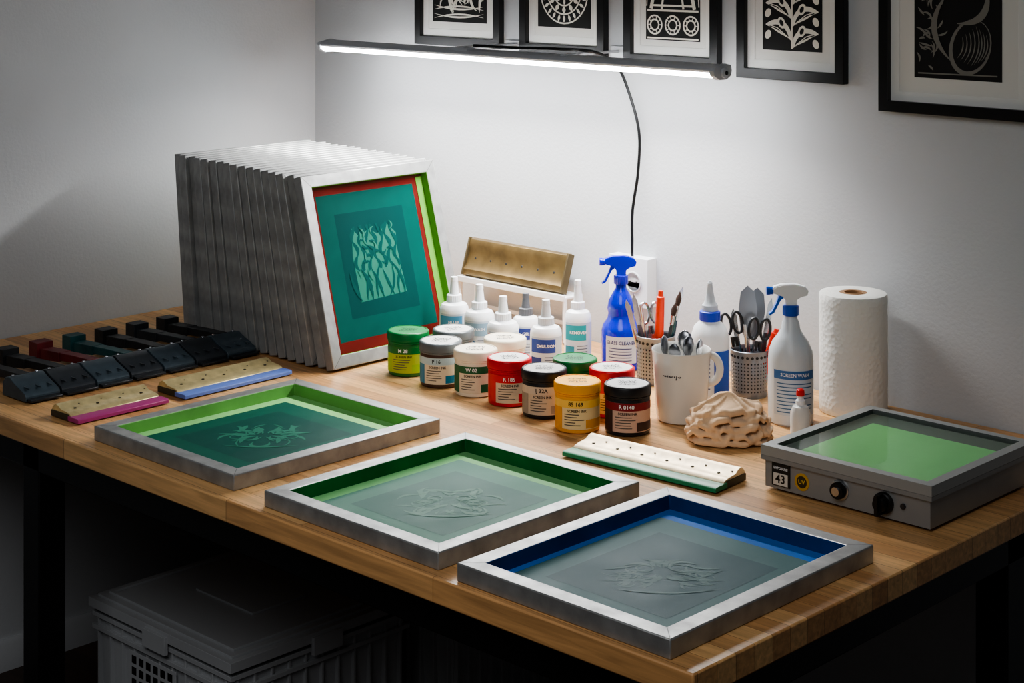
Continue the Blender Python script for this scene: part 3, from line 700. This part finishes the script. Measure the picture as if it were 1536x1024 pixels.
# ---------------------------------------------------------------- framed prints
PAPER=mat((222,220,214),.8); LINO=mat((236,232,220),.8); BLK=mat((20,20,21),.7)
def picture(x0,x1,zb,H,margin,kind,seed,art_b=.065):
    w=x1-x0; b=B()
    M=Matrix.Rotation(PI/2,4,'X')
    b.frame(0,0,w,H,.024,.002,.022,BLACK,BLACK,M)
    b.box((.001,.001,.001),(w-.001,H-.001,.004),PAPER,M)
    b.frame(.023,.023,w-.023,H-.023,.022,.006,.0085,mat((228,227,222),.8),None,M)
    b.rect(.02,.02,w-.02,H-.02,PAPER,.0065,M)
    ax0,ax1,ay0,ay1=margin,w-margin,art_b,H-.06
    b.rect(ax0,ay0,ax1,ay1,BLK,.0072,M)
    z=.0078; cx=(ax0+ax1)/2; cy=(ay0+ay1)/2; aw=ax1-ax0
    if kind=='leaves':
        ornament(b,cx,cy,aw*.95,(ay1-ay0)*.95,LINO,seed,90,z,M,.012)
        for i in range(4): leaf(b,(ax0+.01,ay0+.01+i*.012),(ax1-.01,ay0+.015+i*.010),.1*(-1)**i,.005,LINO,z+.002,M)
    elif kind=='mandala':
        mc=(cx,ay0+aw*.5)
        for r in (.095,.082,.058,.036,.016): 
            if r<aw*.5: b.ring2d(*mc,r,.004,LINO,z,M)
        for i in range(24):
            a=2*PI*i/24; leaf(b,(mc[0]+.061*math.cos(a),mc[1]+.061*math.sin(a)),(mc[0]+.079*math.cos(a),mc[1]+.079*math.sin(a)),.1,.008,LINO,z+.0003,M)
        for i in range(12):
            a=2*PI*i/12; leaf(b,(mc[0]+.038*math.cos(a),mc[1]+.038*math.sin(a)),(mc[0]+.056*math.cos(a),mc[1]+.056*math.sin(a)),0,.012,LINO,z+.0003,M)
        for i in range(8):
            a=2*PI*i/8; leaf(b,(mc[0]+.017*math.cos(a),mc[1]+.017*math.sin(a)),(mc[0]+.034*math.cos(a),mc[1]+.034*math.sin(a)),.2,.007,LINO,z+.0003,M)
    elif kind=='ladder':
        r=aw/6.6
        for k in range(3):
            c=(ax0+aw*(k+.5)/3,ay0+r+.012); b.ring2d(*c,r*.88,.004,LINO,z,M); b.ring2d(*c,r*.5,.004,LINO,z,M)
            for i in range(10):
                a=2*PI*i/10; b.ribbon([(c[0]+r*.5*math.cos(a),c[1]+r*.5*math.sin(a)),(c[0]+r*.85*math.cos(a),c[1]+r*.85*math.sin(a))],.002,LINO,z+.0002,M)
        yb=ay0+2*r+.022; b.ribbon([(ax0+.005,yb),(ax1-.005,yb)],.005,LINO,z,M); b.ribbon([(ax0+.005,ay0+.005),(ax1-.005,ay0+.005)],.004,LINO,z,M)
        for s in (-1,1):
            b.ribbon([(cx+s*aw*.40,yb+.004),(cx+s*aw*.10,ay1-.02)],.010,LINO,z+.0004,M)
            b.ribbon([(cx+s*aw*.20,yb+.004),(cx+s*aw*.04,ay1-.05)],.006,LINO,z+.0004,M)
            b.ribbon([(cx+s*aw*.48,yb+.01),(cx+s*aw*.42,ay1-.02)],.003,LINO,z+.0004,M)
        for i in range(9):
            y=yb+.012+i*.020; t=.40-.022*i; b.ribbon([(cx-aw*t*.9,y),(cx+aw*t*.9,y)],.005,LINO,z+.0006,M)
    elif kind=='branch':
        b.ribbon([(cx,ay0+.005),(cx,ay1-.01)],.004,LINO,z,M)
        for i in range(5):
            y=ay0+.006+i*.05
            for s in (-1,1):
                j=0 if s>0 else .018
                leaf(b,(cx,y+j),(cx+s*aw*.44,y+j+.035),.35*s,.030,LINO,z+.0004,M,12)
                leaf(b,(cx+s*.008,y+j+.004),(cx+s*aw*.38,y+j+.031),.33*s,.013,BLK,z+.0007,M,12)
                b.ribbon([(cx,y+j),(cx+s*aw*.24,y+j+.028),(cx+s*aw*.42,y+j+.036)],.002,LINO,z+.0009,M)
                b.ellipse(cx+s*aw*.17,y+j+.040,.010,.014,LINO,z+.0010,M,rot=-s*.5); b.ellipse(cx+s*aw*.17,y+j+.040,.005,.008,BLK,z+.0013,M,rot=-s*.5)
                b.ellipse(cx+s*aw*.40,y+j+.012,.008,.011,LINO,z+.0010,M,rot=s*.5)
    else:
        g=mat((130,127,120),.8)
        ex,ey=cx+.030,ay0+.070
        b.ellipse(ex,ey,.048,.062,g,z,M,rot=-.4); b.ellipse(ex+.003,ey+.003,.042,.056,BLK,z+.0003,M,rot=-.4)
        for i in range(9): leaf(b,(ex-.030+i*.008,ey-.040+abs(i-4)*.004),(ex-.018+i*.008,ey+.046-abs(i-4)*.006),-.30,.0030,g,z+.0006+i*1e-5,M)
        leaf(b,(ex-.045,ey-.03),(ex-.055,ey+.11),.5,.014,g,z+.001,M,14)
        leaf(b,(ex-.03,ey+.05),(ex+.04,ey+.13),-.6,.016,g,z+.0011,M,14)
        R=random.Random(seed)
        for i in range(26):
            x=ax0+.012+R.uniform(0,.05); y=ay0+.015+R.uniform(0,.15); a=R.uniform(0,PI); l=R.uniform(.015,.035)
            leaf(b,(x,y),(min(ax1-.01,x+l*math.cos(a)),y+l*math.sin(a)),R.uniform(-.7,.7),.005,g,z+.0012+i*1e-5,M)
        for i in range(14): leaf(b,(ax0+.01+i*.013,ay1-.17),(ax0+.02+i*.012,ay1-.02),.3*(-1)**i,.009,g,z+.0016,M)
        b.ribbon([(ax0+.01,ay0+.010),(ax1-.01,ay0+.012)],.003,g,z+.001,M)
    b.finish("framed_print",(x0,0,zb),bevel=.0012)
picture(.459,.791,1.580,.42,.060,'leaves',2)
picture(.865,1.160,1.577,.42,.055,'mandala',3,.068)
picture(1.224,1.517,1.566,.42,.062,'ladder',4,.060)
picture(1.572,1.869,1.549,.42,.066,'branch',5,.068)
picture(1.958,2.330,1.497,.50,.082,'beast',6,.078)

# ---------------------------------------------------------------- plastic crates under bench
def crate(name,x0,y0,w,d,h,lid=True,col=(176,178,180)):
    b=B(); m=mat(col,.45); mi=.012
    vs=[(mi*2,mi*2,0),(w-mi*2,mi*2,0),(w-mi*2,d-mi*2,0),(mi*2,d-mi*2,0),(mi,mi,h-.05),(w-mi,mi,h-.05),(w-mi,d-mi,h-.05),(mi,d-mi,h-.05)]
    b.poly(vs,[(3,2,1,0),(0,1,5,4),(1,2,6,5),(2,3,7,6),(3,0,4,7),(4,5,6,7)],m)
    for z in (h-.055,h-.085): b.frame(0.002,.002,w-.002,d-.002,.02,z,z+.010,m)
    nx=10
    for i in range(nx+1):
        x=.02+(w-.05)*i/nx; b.box((x,.006,.01),(x+.006,.03,h-.055),m); b.box((x,d-.03,.01),(x+.006,d-.006,h-.055),m)
    for i in range(nx+1):
        y=.02+(d-.05)*i/nx; b.box((w-.03,y,.01),(w-.006,y+.006,h-.055),m); b.box((.006,y,.01),(.03,y+.006,h-.055),m)
    for i in range(6):
        for k in range(4):
            b.box((w*.3+i*.028,.0045,h-.20+k*.026),(w*.3+.018+i*.028,.0075,h-.182+k*.026),BLACK)
    b.box((w*.3-.012,.005,h-.215),(w*.3+.172,.0062,h-.095),m)
    if lid:
        b.box((-.004,-.004,h-.034),(w+.004,d+.004,h-.012),m)
        b.box((.012,.012,h-.012),(w-.012,d-.012,h-.006),m)
        b.frame(.03,.03,w-.03,d-.03,.008,h-.006,h,m)
        b.box((w*.3,d*.35,h-.006),(w*.7,d*.65,h-.001),m)
        b.box((w*.42,-.012,h-.06),(w*.58,-.002,h-.02),m); b.box((w+.002,d*.42,h-.06),(w+.012,d*.58,h-.02),m)
    b.finish(name,(x0,y0,0),bevel=.004)
crate("storage_crate",.50,-1.09,.54,.52,.35)
crate("storage_crate",.62,-.53,.52,.42,.34)

# ---------------------------------------------------------------- world / camera
w=bpy.data.worlds.new("world"); scene.world=w; w.use_nodes=True
w.node_tree.nodes["Background"].inputs[0].default_value=(.94,.97,1,1); w.node_tree.nodes["Background"].inputs[1].default_value=.045
scene.view_settings.view_transform='AgX'
try: scene.view_settings.look='AgX - Medium High Contrast'
except Exception: pass
cd=bpy.data.cameras.new("camera"); cam=bpy.data.objects.new("camera",cd); scene.collection.objects.link(cam)
cd.sensor_width=36; cd.lens=36*2595/1536; cd.shift_y=-607/1536; cd.clip_start=.05
cam.location=(4.02,-3.32,1.88); cam.rotation_euler=(PI/2,0,rad(43.96))
scene.camera=cam
